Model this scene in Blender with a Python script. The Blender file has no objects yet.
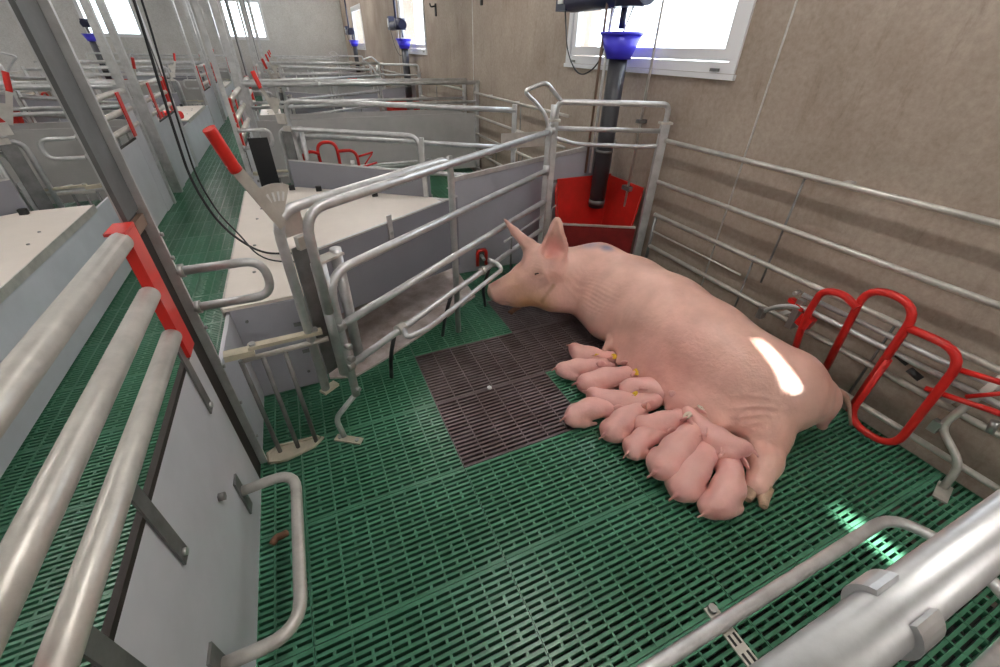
import bpy, math, random
import numpy as np
from mathutils import Vector, Matrix
random.seed(7)
sc = bpy.context.scene
COL = sc.collection

# ------------------------------------------------------------------ camera
def rad(a): return math.radians(a)
yaw, pit, rol = rad(24.804), rad(34.831), rad(1.205)
F = Vector((math.sin(yaw)*math.cos(pit), math.cos(yaw)*math.cos(pit), -math.sin(pit)))
R0 = Vector((math.cos(yaw), -math.sin(yaw), 0)); U0 = R0.cross(F)
Rr = R0*math.cos(rol) + U0*math.sin(rol); Ur = -R0*math.sin(rol) + U0*math.cos(rol)
cd = bpy.data.cameras.new('camera'); cam = bpy.data.objects.new('camera', cd); COL.objects.link(cam)
cd.sensor_width = 36.0; cd.lens = 0.41136*36.0; cd.clip_start = 0.02; cd.clip_end = 200
m = Matrix((Rr, Ur, -F)).transposed().to_4x4(); m.translation = Vector((0, 0, 1.41)); cam.matrix_world = m
sc.camera = cam

# ------------------------------------------------------------------ world, sun, exposure
w = bpy.data.worlds.new('overcast_sky'); sc.world = w; w.use_nodes = True
bg = w.node_tree.nodes['Background']; bg.inputs[0].default_value = (0.90, 0.95, 1.0, 1); bg.inputs[1].default_value = 5.0
sd = bpy.data.lights.new('sun', 'SUN'); sd.energy = 36.0; sd.angle = rad(0.8); sd.color = (1.0, .95, .88)
sun = bpy.data.objects.new('sun', sd); COL.objects.link(sun)
sun.rotation_euler = Vector((0.0, 1.0, -0.5)).to_track_quat('-Z', 'Y').to_euler()
sun.location = (1.55, -6, 4)
LAMP = 30.0
vs = sc.view_settings; vs.view_transform = 'Standard'; vs.look = 'None'; vs.gamma = 1.0; vs.use_curve_mapping = False; vs.exposure = 0.55
try:
    sc.cycles.use_denoising = True; sc.cycles.max_bounces = 8
except Exception: pass

# ------------------------------------------------------------------ materials
def mat(name, col, rough=.5, metal=0., var=0., scale=8., col2=None, bump=0., bscale=40., emit=None, estr=0., spec=.5, stretch=None, trans=0., alpha=1., obj_rand=0.):
    m = bpy.data.materials.new(name); m.use_nodes = True; nt = m.node_tree; b = nt.nodes['Principled BSDF']
    b.inputs['Roughness'].default_value = rough; b.inputs['Metallic'].default_value = metal
    b.inputs['Specular IOR Level'].default_value = spec
    b.inputs['Base Color'].default_value = (*col, 1)
    tc = nt.nodes.new('ShaderNodeTexCoord'); src = tc.outputs['Object']
    if stretch:
        mp = nt.nodes.new('ShaderNodeMapping'); mp.inputs['Scale'].default_value = stretch; nt.links.new(src, mp.inputs[0]); src = mp.outputs[0]
    if var or col2:
        n = nt.nodes.new('ShaderNodeTexNoise'); n.inputs['Scale'].default_value = scale; n.inputs['Detail'].default_value = 6; n.inputs['Roughness'].default_value = .65
        nt.links.new(src, n.inputs['Vector'])
        cr = nt.nodes.new('ShaderNodeValToRGB'); cr.color_ramp.elements[0].position = .32; cr.color_ramp.elements[1].position = .68
        c2 = col2 or tuple(max(0, c*(1-var)) for c in col); c1 = col if col2 else tuple(min(1, c*(1+var*.6)) for c in col)
        cr.color_ramp.elements[0].color = (*c2, 1); cr.color_ramp.elements[1].color = (*c1, 1)
        nt.links.new(n.outputs['Fac'], cr.inputs[0]); nt.links.new(cr.outputs[0], b.inputs['Base Color'])
    if bump:
        n2 = nt.nodes.new('ShaderNodeTexNoise'); n2.inputs['Scale'].default_value = bscale; n2.inputs['Detail'].default_value = 5; nt.links.new(src, n2.inputs['Vector'])
        bp = nt.nodes.new('ShaderNodeBump'); bp.inputs['Strength'].default_value = bump; bp.inputs['Distance'].default_value = .01
        nt.links.new(n2.outputs['Fac'], bp.inputs['Height']); nt.links.new(bp.outputs[0], b.inputs['Normal'])
    if emit: b.inputs['Emission Color'].default_value = (*emit, 1); b.inputs['Emission Strength'].default_value = estr
    if trans: b.inputs['Transmission Weight'].default_value = trans
    return m
M = {}
M['galv'] = mat('galvanised_steel', (.66, .66, .67), .38, .60, .20, 14, bump=.03, bscale=60)
M['galv_warm'] = mat('galvanised_steel_dull', (.64, .61, .57), .40, .45, .20, 12, bump=.03, bscale=60)
M['galv_dark'] = mat('weathered_steel', (.25, .25, .25), .5, .6, .3, 10)
M['dark_post'] = mat('grey_steel_plate', (.16, .165, .17), .5, .4, .25, 7)
M['pvc'] = mat('white_pvc_panel', (.62, .63, .68), .32, 0, .10, 3, bump=.02)
M['pvc_grey'] = mat('grey_pvc_panel', (.44, .44, .50), .4, 0, .10, 3)
M['pvc_dull'] = mat('dull_beige_pvc_panel', (.47, .455, .455), .4, 0, .12, 3)
M['pvc_shadow'] = mat('slate_pvc_board', (.23, .235, .30), .38, 0, .12, 3)
M['pvc_board'] = mat('grey_pvc_board', (.26, .262, .30), .38, 0, .08, 3)
M['lid'] = mat('cream_lid_board', (.82, .74, .68), .4, 0, .06, 3)
M['trim'] = mat('dark_brown_rubber_edge', (.028, .022, .02), .6)
M['beige'] = mat('beige_coated_steel', (.62, .56, .44), .42, .1, .2, 14)
M['red'] = mat('red_paint', (.66, .022, .018), .30, 0, .15, 9, spec=.5)
M['red_plastic'] = mat('red_plastic', (.72, .03, .022), .34, 0, .12, 9)
M['red_trough'] = mat('red_trough_plastic', (.74, .03, .025), .30, 0, 0, 5, col2=(.52, .028, .018))
M['maroon'] = mat('dark_red_plastic', (.24, .016, .016), .5, 0, .3, 9)  # darker red for the front wall of the trough
M['black'] = mat('black_rubber', (.015, .015, .017), .5)
M['pipe'] = mat('dark_grey_pvc_pipe', (.042, .042, .050), .38, 0, .15, 6)
M['navy'] = mat('navy_plastic', (.014, .016, .05), .35)
M['blue'] = mat('bright_blue_plastic', (.06, .05, .72), .35)
M['white'] = mat('white_plastic', (.8, .8, .8), .4)
M['copper'] = mat('copper_brown_pipe', (.30, .20, .15), .4, .5)
M['green'] = mat('green_plastic_slat', (.085, .262, .165), .28, 0, 0, 2.2, col2=(.055, .192, .108), bump=.05, bscale=90)
M['iron'] = mat('cast_iron_slat', (.20, .155, .17), .4, .2, 0, 5, col2=(.10, .068, .066), bump=.1, bscale=90)
M['pit'] = mat('slurry_pit', (.012, .014, .012), .8)
M['slab'] = mat('creep_mat_plate', (.78, .70, .69), .6, 0, 0, 8, col2=(.42, .33, .29), bump=.1)
M['ceil'] = mat('white_ceiling', (.58, .58, .57), .7)
M['yellow'] = mat('yellow_plastic', (.80, .52, .03), .4)
M['tagw'] = mat('pale_tag_plastic', (.70, .62, .50), .4)
M['bolt'] = mat('zinc_bolt', (.5, .5, .5), .35, .8)
M['hoof'] = mat('horn_hoof', (.62, .42, .30), .5, 0, .3, 30)
M['tail'] = mat('tail_skin', (.60, .36, .29), .5, 0, .2, 40)
M['eye'] = mat('dark_eye', (.02, .012, .01), .15)
M['dirt'] = mat('brown_dirt', (.30, .15, .09), .8, 0, .4, 40)
M['frame'] = mat('white_window_frame', (.80, .80, .82), .35)
gm = bpy.data.materials.new('window_glass'); gm.use_nodes = True; nt = gm.node_tree; nt.nodes.clear()
_o = nt.nodes.new('ShaderNodeOutputMaterial'); _mx = nt.nodes.new('ShaderNodeMixShader'); _tr = nt.nodes.new('ShaderNodeBsdfTransparent'); _gl = nt.nodes.new('ShaderNodeBsdfGlossy'); _lw = None
_tr.inputs[0].default_value = (.93, .96, .97, 1); _gl.inputs['Roughness'].default_value = .03; _mx.inputs[0].default_value = .06
nt.links.new(_tr.outputs[0], _mx.inputs[1]); nt.links.new(_gl.outputs[0], _mx.inputs[2]); nt.links.new(_mx.outputs[0], _o.inputs[0]); M['glass'] = gm
M['lampbody'] = mat('lamp_housing', (.8, .8, .8), .4)
M['diff'] = mat('lamp_diffuser', (1, 1, 1), .4, emit=(1.0, .96, .90), estr=LAMP)

def concrete(name, ca, cb, cc):
    m = bpy.data.materials.new(name); m.use_nodes = True; nt = m.node_tree; b = nt.nodes['Principled BSDF']; L = nt.links.new
    b.inputs['Roughness'].default_value = .8; b.inputs['Specular IOR Level'].default_value = .2
    tc = nt.nodes.new('ShaderNodeTexCoord')
    n1 = nt.nodes.new('ShaderNodeTexNoise'); n1.inputs['Scale'].default_value = 1.3; n1.inputs['Detail'].default_value = 8; n1.inputs['Roughness'].default_value = .6
    L(tc.outputs['Object'], n1.inputs['Vector'])
    r1 = nt.nodes.new('ShaderNodeValToRGB'); r1.color_ramp.elements[0].position = .35; r1.color_ramp.elements[1].position = .66
    r1.color_ramp.elements[0].color = (*cb, 1); r1.color_ramp.elements[1].color = (*ca, 1); L(n1.outputs['Fac'], r1.inputs[0])
    mp = nt.nodes.new('ShaderNodeMapping'); mp.inputs['Scale'].default_value = (7, 7, 1.6); L(tc.outputs['Object'], mp.inputs[0])
    n2 = nt.nodes.new('ShaderNodeTexNoise'); n2.inputs['Scale'].default_value = 1.6; n2.inputs['Detail'].default_value = 9; n2.inputs['Roughness'].default_value = .72; L(mp.outputs[0], n2.inputs['Vector'])
    r2 = nt.nodes.new('ShaderNodeValToRGB'); r2.color_ramp.elements[0].position = .56; r2.color_ramp.elements[1].position = .74
    r2.color_ramp.elements[0].color = (0, 0, 0, 1); r2.color_ramp.elements[1].color = (.75, .75, .75, 1); L(n2.outputs['Fac'], r2.inputs[0])
    mx = nt.nodes.new('ShaderNodeMix'); mx.data_type = 'RGBA'; L(r2.outputs[0], mx.inputs['Factor']); L(r1.outputs[0], mx.inputs['A']); mx.inputs['B'].default_value = (*cc, 1)
    n5 = nt.nodes.new('ShaderNodeTexNoise'); n5.inputs['Scale'].default_value = 38; n5.inputs['Detail'].default_value = 8; n5.inputs['Roughness'].default_value = .75; L(tc.outputs['Object'], n5.inputs['Vector'])
    r5 = nt.nodes.new('ShaderNodeValToRGB'); r5.color_ramp.elements[0].position = .30; r5.color_ramp.elements[1].position = .62; r5.color_ramp.elements[0].color = (.82, .80, .78, 1); r5.color_ramp.elements[1].color = (1.06, 1.06, 1.06, 1); L(n5.outputs['Fac'], r5.inputs[0])
    m5 = nt.nodes.new('ShaderNodeMix'); m5.data_type = 'RGBA'; m5.blend_type = 'MULTIPLY'; m5.inputs['Factor'].default_value = 1; L(mx.outputs['Result'], m5.inputs['A']); L(r5.outputs[0], m5.inputs['B'])
    L(m5.outputs['Result'], b.inputs['Base Color'])
    n3 = nt.nodes.new('ShaderNodeTexNoise'); n3.inputs['Scale'].default_value = 22; n3.inputs['Detail'].default_value = 6; L(tc.outputs['Object'], n3.inputs['Vector'])
    bp = nt.nodes.new('ShaderNodeBump'); bp.inputs['Strength'].default_value = .25; bp.inputs['Distance'].default_value = .01; L(n3.outputs['Fac'], bp.inputs['Height']); L(bp.outputs[0], b.inputs['Normal'])
    return m
M['concrete'] = concrete('raw_concrete', (.47, .40, .345), (.34, .275, .228), (.24, .185, .145))
M['concrete_pale'] = concrete('pale_concrete', (.68, .67, .66), (.60, .59, .58), (.50, .48, .46))

def skin(name, base, rough):
    m = bpy.data.materials.new(name); m.use_nodes = True; nt = m.node_tree; b = nt.nodes['Principled BSDF']; L = nt.links.new
    b.inputs['Roughness'].default_value = rough; b.inputs['Specular IOR Level'].default_value = .45
    b.inputs['Subsurface Weight'].default_value = .12; b.inputs['Subsurface Radius'].default_value = (.02, .008, .005); b.inputs['Subsurface Scale'].default_value = .5
    at = nt.nodes.new('ShaderNodeVertexColor'); at.layer_name = 'tint'
    tc = nt.nodes.new('ShaderNodeTexCoord'); n = nt.nodes.new('ShaderNodeTexNoise'); n.inputs['Scale'].default_value = 9; n.inputs['Detail'].default_value = 7; L(tc.outputs['Object'], n.inputs['Vector'])
    r = nt.nodes.new('ShaderNodeValToRGB'); r.color_ramp.elements[0].position = .3; r.color_ramp.elements[1].position = .7
    r.color_ramp.elements[0].color = (.86, .80, .78, 1); r.color_ramp.elements[1].color = (1.05, 1.04, 1.04, 1); L(n.outputs['Fac'], r.inputs[0])
    mx = nt.nodes.new('ShaderNodeMix'); mx.data_type = 'RGBA'; mx.blend_type = 'MULTIPLY'; mx.inputs['Factor'].default_value = 1; L(at.outputs['Color'], mx.inputs['A']); L(r.outputs[0], mx.inputs['B'])
    L(mx.outputs['Result'], b.inputs['Base Color'])
    n3 = nt.nodes.new('ShaderNodeTexNoise'); n3.inputs['Scale'].default_value = 55; n3.inputs['Detail'].default_value = 6; L(tc.outputs['Object'], n3.inputs['Vector'])
    bp = nt.nodes.new('ShaderNodeBump'); bp.inputs['Strength'].default_value = .35; bp.inputs['Distance'].default_value = .008; L(n3.outputs['Fac'], bp.inputs['Height']); L(bp.outputs[0], b.inputs['Normal'])
    return m
M['skin'] = skin('pink_pig_skin', None, .36)
M['skin_piglet'] = skin('piglet_skin', None, .5)

# ------------------------------------------------------------------ mesh helpers
class MB:
    def __init__(s): s.v = []; s.f = []; s.sm = []; s.seg = []
    def add(s, vs, fs, smooth=False):
        o = len(s.v); s.seg.append((o, len(s.f))); s.v += [tuple(v) for v in vs]
        for f in fs: s.f.append(tuple(i+o for i in f)); s.sm.append(smooth)
        return s
    def box(s, x0, x1, y0, y1, z0, z1):
        return s.add([(x, y, z) for z in (z0, z1) for y in (y0, y1) for x in (x0, x1)],
                     [(0, 2, 3, 1), (4, 5, 7, 6), (0, 1, 5, 4), (2, 6, 7, 3), (0, 4, 6, 2), (1, 3, 7, 5)])
    def obox(s, c, ux, uy, uz, hx, hy, hz):
        c, ux, uy, uz = Vector(c), Vector(ux).normalized(), Vector(uy).normalized(), Vector(uz).normalized()
        return s.add([c+ux*hx*a+uy*hy*b+uz*hz*d for d in (-1, 1) for b in (-1, 1) for a in (-1, 1)],
                     [(0, 2, 3, 1), (4, 5, 7, 6), (0, 1, 5, 4), (2, 6, 7, 3), (0, 4, 6, 2), (1, 3, 7, 5)])
    def prism(s, poly, z0, z1):
        n = len(poly); vs = [(x, y, z0) for x, y in poly]+[(x, y, z1) for x, y in poly]
        fs = [tuple(reversed(range(n))), tuple(range(n, 2*n))]+[(i, (i+1) % n, n+(i+1) % n, n+i) for i in range(n)]
        return s.add(vs, fs)
    def slab(s, pts, nrm, t):
        n = len(pts); nv = Vector(nrm).normalized()*t; vs = [Vector(p) for p in pts]; vs = vs+[p+nv for p in vs]
        fs = [tuple(reversed(range(n))), tuple(range(n, 2*n))]+[(i, (i+1) % n, n+(i+1) % n, n+i) for i in range(n)]
        return s.add(vs, fs)
    def bar(s, a, b, wdt, t, up=(0, 0, 1)):
        a, b = Vector(a), Vector(b); d = (b-a); L = d.length; d.normalize(); up = Vector(up); sx = d.cross(up)
        if sx.length < 1e-4: sx = d.cross(Vector((1, 0, 0)))
        sx.normalize(); uz = sx.cross(d)
        return s.obox((a+b)/2, d, sx, uz, L/2, wdt/2, t/2)
    def tube(s, pts, r, bend=0., n=12, closed=False, r2=None):
        P = [Vector(p) for p in pts]; N = len(P); out = []
        for i in range(N):
            if not closed and i in (0, N-1) or bend <= 0: out.append(P[i]); continue
            a, b, c = P[i-1], P[i], P[(i+1) % N]; d1 = (a-b); d2 = (c-b); l = min(bend, d1.length*.49, d2.length*.49)
            p1 = b+d1.normalized()*l; p2 = b+d2.normalized()*l
            for k in range(7):
                t = k/6; out.append(p1*(1-t)**2+b*2*t*(1-t)+p2*t*t)
        Q = [out[0]]
        for p in out[1:]:
            if (p-Q[-1]).length > 1e-5: Q.append(p)
        if closed and (Q[0]-Q[-1]).length < 1e-5: Q.pop()
        K = len(Q); T = []
        for i in range(K):
            if closed: t = Q[(i+1) % K]-Q[i-1]
            else: t = Q[min(i+1, K-1)]-Q[max(i-1, 0)]
            T.append(t.normalized())
        u = T[0].cross(Vector((0, 0, 1)));
        if u.length < .05: u = T[0].cross(Vector((1, 0, 0)))
        u.normalize(); vs = []
        for i in range(K):
            u = (u-T[i]*u.dot(T[i])).normalized(); wv = T[i].cross(u)
            rr = r if r2 is None else r+(r2-r)*i/(K-1)
            for j in range(n):
                a = 2*math.pi*j/n; vs.append(Q[i]+(u*math.cos(a)+wv*math.sin(a))*rr)
        fs = [(i*n+j, i*n+(j+1) % n, ((i+1) % K)*n+(j+1) % n, ((i+1) % K)*n+j) for i in range(K if closed else K-1) for j in range(n)]
        s.add(vs, fs, True)
        if not closed:
            o = len(s.v)-len(vs)
            s.f.append(tuple(o+j for j in reversed(range(n)))); s.sm.append(False)
            s.f.append(tuple(o+(K-1)*n+j for j in range(n))); s.sm.append(False)
        return s
    def cyl(s, c, ax, r, h, n=14, r2=None):
        c = Vector(c); ax = Vector(ax).normalized(); return s.tube([c-ax*h/2, c+ax*h/2], r, 0, n, r2=r2)
    def mesh(s, name, mat_, origin=(0, 0, 0)):
        me = bpy.data.meshes.new(name); o = Vector(origin)
        me.from_pydata([tuple(Vector(v)-o) for v in s.v], [], s.f); me.polygons.foreach_set('use_smooth', s.sm); me.materials.append(mat_); me.update(); return me

def lab(o, label=None, cat=None, group=None, kind=None):
    if label: o['label'] = label
    if cat: o['category'] = cat
    if group: o['group'] = group
    if kind: o['kind'] = kind
    return o
WHOLE = {'channel', 'window_frame', 'sash', 'end_bracket', 'funnel', 'dosing_unit', 'latch_bar', 'bolt_pair', 'bracket', 'sleeve', 'nothing'}
class Thing:
    def __init__(s, name, origin, label=None, cat=None, group=None):
        s.o = bpy.data.objects.new(name, None); s.o.empty_display_size = .05; s.o.location = origin; COL.objects.link(s.o); s.O = Vector(origin)
        lab(s.o, label, cat, group)
    def part(s, name, mb, mt, parent=None, label=None):
        if len(mb.seg) > 1 and name not in WHOLE:          # every separate piece becomes a part of its own
            ends = mb.seg[1:]+[(len(mb.v), len(mb.f))]
            for (v0, f0), (v1, f1) in zip(mb.seg, ends):
                q = MB(); q.v = mb.v[v0:v1]; q.f = [tuple(i-v0 for i in f) for f in mb.f[f0:f1]]; q.sm = mb.sm[f0:f1]; q.seg = [(0, 0)]; ob = s.part(name, q, mt, parent, label)
            return ob
        me = mb.mesh(name, M[mt], s.O); ob = bpy.data.objects.new(name, me); COL.objects.link(ob); ob.parent = parent or s.o
        if label: ob['label'] = label
        return ob
    def again(s, name, src, off, parent=None):
        ob = bpy.data.objects.new(name, src.data); COL.objects.link(ob); ob.parent = parent or s.o; ob.location = off; return ob
def solo(name, mb, mt, origin, label=None, cat=None, group=None, kind=None):
    ob = bpy.data.objects.new(name, mb.mesh(name, M[mt], origin)); ob.location = origin; COL.objects.link(ob); return lab(ob, label, cat, group, kind)
def kids(o): return list(o.children)
def copy_tree(o, parent=None):
    c = o.copy(); COL.objects.link(c); c.parent = parent
    for ch in kids(o): copy_tree(ch, c)
    return c

# ------------------------------------------------------------------ layout constants
XF = -.42            # aisle-side plane of the right-hand pens
XC = -.885           # middle of the aisle
XW = 2.155           # concrete wall
MY = 2.68            # mirror line of a pair of pens
PP = 5.8             # pitch of a pair of pens
YE = 17.3            # end wall
ZC = 3.05
XL = -8.2
YN = -3.0
GA = rad(35.5); GD = Vector((math.cos(GA), math.sin(GA), 0)); GN = Vector((-math.sin(GA), math.cos(GA), 0))
GL = Vector((1.47, 2.46, 0))     # hinge corner of the crate gates
def gp(x, z, off=0.):            # a point in the gate plane at world x
    t = (x-GL.x+GN.x*(-off))/GD.x
    p = GL+GN*off+GD*t; return Vector((p.x, p.y, z))
def tf(p, s, mm, k):             # canonical pen coordinates -> pen k, side s, mirrored mm
    x, y, z = p; return Vector((x if s > 0 else 2*XC-x, (y if mm > 0 else 2*MY-y)+k*PP, z))
ORD = ['first', 'second', 'third', 'fourth', 'fifth', 'sixth']
def penname(s, mm, k): return '%s %s-hand pen' % (ORD[2*k+(0 if mm > 0 else 1)], 'right' if s > 0 else 'left')
def put(src, s, mm, k, label=None, group=None):
    c = copy_tree(src); c.location = tf(src.location, s, mm, k); c.scale = (s, mm, 1)
    if label: c['label'] = label
    if group: c['group'] = group
    return c

# ------------------------------------------------------------------ structure
def struct(name, mb, mt): return solo(name, mb, mt, (0, 0, 0), kind='structure')
WIN = [(1.81+k*PP, 3.47+k*PP) for k in (0, 1, 2)]
WIN.sort()
b = MB(); WT = .28; zb, zt = 1.315, 2.25
ys = [YN]+[y for a in WIN for y in a]+[YE+.2]
for i in range(0, len(ys), 2): b.box(XW, XW+WT, ys[i], ys[i+1], -.5, ZC)
for a, c in WIN: b.box(XW, XW+WT, a, c, -.5, zb); b.box(XW, XW+WT, a, c, zt, ZC)
wall = struct('wall_right', b, 'concrete')
b = MB().box(XW-.0015, XW+.001, 1.594, 1.606, 0, ZC)
j = MB()
for y0 in (1.6, 5.6, 9.6, 13.6): j.tube([(XW, y0, 0), (XW, y0, ZC)], .0055, n=6)
jo = solo('joint_line', j, 'concrete_pale', (0, 0, 0)); jo.parent = wall; jo['label'] = 'vertical joint bead in the concrete wall'
EW = [(-1.40, -.12), (-4.62, -3.33), (-7.85, -6.45)]; ez0, ez1 = 1.46, 2.45
b = MB(); xs = sorted([x for e in EW for x in e]); xs = [XL]+xs+[XW+WT]
for i in range(0, len(xs), 2): b.box(xs[i], xs[i+1], YE, YE+WT, -.5, ZC)
for a, c in EW: b.box(a, c, YE, YE+WT, -.5, ez0); b.box(a, c, YE, YE+WT, ez1, ZC)
struct('wall_back', b, 'concrete_pale')
struct('wall_left', MB().box(XL-.2, XL, YN, YE, -.5, ZC), 'concrete_pale')
b = MB(); sx0, sx1, sx2 = 1.515, 1.585, 1.560      # slits added to the unseen near end wall, shaping the sun streaks
b.box(XL, sx0, YN-.2, YN, -.5, ZC); b.box(sx1, XW+WT, YN-.2, YN, -.5, ZC); b.box(sx0, sx1, YN-.2, YN, -.5, 1.485); b.box(sx0, sx1, YN-.2, YN, 1.735, 2.13); b.box(sx0, sx2, YN-.2, YN, 2.13, 2.43); b.box(sx0, sx1, YN-.2, YN, 2.43, ZC)
struct('wall_front', b, 'concrete_pale')
struct('ceiling', MB().box(XL-.2, XW+WT, YN-.2, YE+WT, ZC, ZC+.15), 'ceil')

def window(n, y0, y1, z0, z1, x):
    t = Thing('window_%d' % n, (x+.1, (y0+y1)/2, z0)); t.o['kind'] = 'structure'
    xf0, xf1 = x-.012, x+.05
    b = MB(); fw = .05
    b.box(xf0, xf1, y0, y1, z0, z0+fw); b.box(xf0, xf1, y0, y1, z1-fw, z1); b.box(xf0, xf1, y0, y0+fw, z0+fw, z1-fw); b.box(xf0, xf1, y1-fw, y1, z0+fw, z1-fw)
    t.part('window_frame', b, 'frame')
    b = MB(); y0s, y1s, z0s, z1s = y0+fw+.004, y1-fw-.004, z0+fw+.004, z1-fw-.004; sw = .055; xa, xb = x+.0, x+.045
    b.box(xa, xb, y0s, y1s, z0s, z0s+sw); b.box(xa, xb, y0s, y1s, z1s-sw, z1s); b.box(xa, xb, y0s, y0s+sw, z0s+sw, z1s-sw); b.box(xa, xb, y1s-sw, y1s, z0s+sw, z1s-sw)
    sa = t.part('sash', b, 'frame')
    t.part('pane', MB().box(x+.018, x+.024, y0s+sw-.005, y1s-sw+.005, z0s+sw-.005, z1s-sw+.005), 'glass', sa)
    t.part('window_sill', MB().box(x-.02, x+.02, y0-.01, y1+.01, z0-.028, z0-.002), 'frame')
    for yy in (y0+.12, y1-.12): t.part('drain_cap', MB().box(x-.026, x-.018, yy-.03, yy+.03, z0+.008, z0+.022), 'galv_dark')
    return t
n = 1
for a, c in WIN: window(n, a, c, zb, zt, XW); n += 1
for a, c in EW:
    t = Thing('window_%d' % n, ((a+c)/2, YE+.05, ez0)); t.o['kind'] = 'structure'; n += 1
    b = MB(); fw = .08
    b.box(a, c, YE+.02, YE+.08, ez0, ez0+fw); b.box(a, c, YE+.02, YE+.08, ez1-fw, ez1); b.box(a, a+fw, YE+.02, YE+.08, ez0+fw, ez1-fw); b.box(c-fw, c, YE+.02, YE+.08, ez0+fw, ez1-fw)
    t.part('window_frame', b, 'frame'); t.part('pane', MB().box(a+fw-.01, c-fw+.01, YE+.045, YE+.052, ez0+fw-.01, ez1-fw+.01), 'glass')

# floor: dark pit below, slatted tiles on top
floor = struct('floor', MB().box(XL, XW, YN, YE, -.5, -.42), 'pit')
TX0, TY0, TW, TD = .325, 1.02, .6, .4
def tile_mesh(name, mt, iron=False):
    b = MB(); W2, D2 = TW-.002, TD-.002; zt_, dp = 0., -.028
    def strip(x0, x1, y0, y1, top=0.):
        b.add([(x0, y0, dp), (x1, y0, dp), (x1, y1, dp), (x0, y1, dp), (x0, y0, top), (x1, y0, top), (x1, y1, top), (x0, y1, top)], [(4, 5, 6, 7), (0, 1, 5, 4), (1, 2, 6, 5), (2, 3, 7, 6), (3, 0, 4, 7)])
    rows = 18 if iron else 19; e = .008; pit_ = (D2-2*e)/rows; bw = pit_*.5
    strip(0, W2, 0, e+bw*.5); strip(0, W2, D2-e-bw*.5, D2)
    for i in range(1, rows):
        y = e+i*pit_; strip(0, W2, y-bw/2, y+bw/2)
    for c in range(7):
        x = W2*c/6; hw = .0032; strip(max(0, x-hw), min(W2, x+hw), 0, D2, .0014)
    if not iron:
        pat = [0, 1, 0, 1, 0, 1, 1, 0, 1, 0, 1, 1, 0, 1]
        for c in range(6):
            for i in range(rows):
                if pat[(i+c*5) % len(pat)]:
                    y0 = e+i*pit_+bw/2; y1 = e+(i+1)*pit_-bw/2; x = W2*(c+.5)/6; strip(x-.0045, x+.0045, y0-.001, y1+.001, -.0004)
    else:
        strip(0, W2, 0, .012, .001); strip(0, W2, D2-.012, D2, .001)
    return b.mesh(name, M[mt])
tile_g = tile_mesh('floor_tile', 'green'); tile_i = tile_mesh('iron_grate', 'iron', True)
IRON = {(0, 0), (0, 1), (1, 1), (1, 2)}
far = MB()
gv = [tuple(v.co) for v in tile_g.vertices]; gf = [tuple(p.vertices) for p in tile_g.polygons]
for cx in range(-7, 3):
    for ry in range(-3, 41):
        x = TX0+cx*TW; y = TY0+ry*TD
        if y > YE-.4: continue
        if ry <= 15 and not (cx < -3 and ry < 4) and not (y < -.3 and cx < -1):
            it = (cx, ry) in IRON
            o = bpy.data.objects.new('iron_grate' if it else 'floor_tile', tile_i if it else tile_g); o.location = (x, y, 0); COL.objects.link(o); o.parent = floor
            if it: o['label'] = 'dark iron grate among the green tiles'
        elif ry > 15:
            far.add([(a+x, c+y, d) for a, c, d in gv], gf)
o = solo('slatted_floor', far, 'green', (0, 0, 0), kind='stuff'); o.parent = floor
o = solo('concrete_strip', MB().box(XL, TX0-7*TW-.01, YN, YE, -.42, -.002), 'concrete_pale', (0, 0, 0)); o.parent = floor
o = solo('floor_stud', MB().cyl((.604, 1.42, .004), (0, 0, 1), .012, .008), 'white', (.604, 1.42, 0)); o.parent = floor; o['label'] = 'white round stud between the iron grates'

# ------------------------------------------------------------------ lamps (their own light)
LAMPS = [(.95, -2.2), (.95, .9), (.95, 4.4), (.95, 8.2), (.95, 12.2), (.95, 15.6), (-2.4, -1.5), (-2.4, 3), (-2.4, 8), (-2.4, 13), (-5.6, 2), (-5.6, 9), (-5.6, 14)]
ORD_ = ['first', 'second', 'third', 'fourth', 'fifth', 'sixth']
for i, (x, y) in enumerate(LAMPS):
    if i == 0:
        t = Thing('ceiling_lamp', (0, 0, 0), 'long white tube lamp under the ceiling', 'lamp', 'ceiling lamps')
        t.part('housing', MB().box(-.06, .06, -.78, .78, .0, .07), 'lampbody'); t.part('diffuser', MB().tube([(0, -.74, -.015), (0, .74, -.015)], .045, n=12), 'diff'); lamp0 = t.o; L_ = lamp0
    else: L_ = copy_tree(lamp0)
    L_.location = (x, y, ZC-.07); L_['label'] = 'white tube lamp on the ceiling above the %s, %s from the near wall' % ({.95: 'right-hand pens', -2.4: 'left-hand pens', -5.6: 'empty left side'}[x], ORD_[sum(1 for q in range(i) if LAMPS[q][0] == x)])

# ------------------------------------------------------------------ pen equipment (canonical pen = the sow's pen)
def bolt(mb, c, ax, r=.009, h=.01): return mb.cyl(c, ax, r, h, 6)

# 1 front partition along the aisle
t = Thing('front_partition', (XF-.01, .66, 0), 'white panel partition with three thick steel rails on top, nearest the camera', 'partition')
pn = t.part('panel', MB().box(XF-.010, XF, .02, 1.255, .015, .667), 'pvc')
t.part('edge_trim', MB().box(XF-.0115, XF+.0015, .02, 1.255, .6675, .682), 'trim', pn)
for z in (1.03, .892, .766): t.part('rail', MB().tube([(XF, .02, z), (XF, 1.164, z)], .0225, n=20), 'galv_warm')
b = MB(); b.box(XF-.006, XF+.016, 1.166, 1.236, .69, 1.045); b.box(XF-.028, XF-.0065, 1.222, 1.236, .69, 1.045); b.box(XF-.024, XF+.016, 1.160, 1.236, 1.0455, 1.052)
t.part('end_bracket', b, 'red_plastic', label='red plastic bracket holding the rail ends')
t.part('end_bracket', MB().box(XF-.034, XF-.026, .30, .385, .70, 1.04), 'red_plastic', label='red plastic bracket holding the rail ends')
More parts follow.
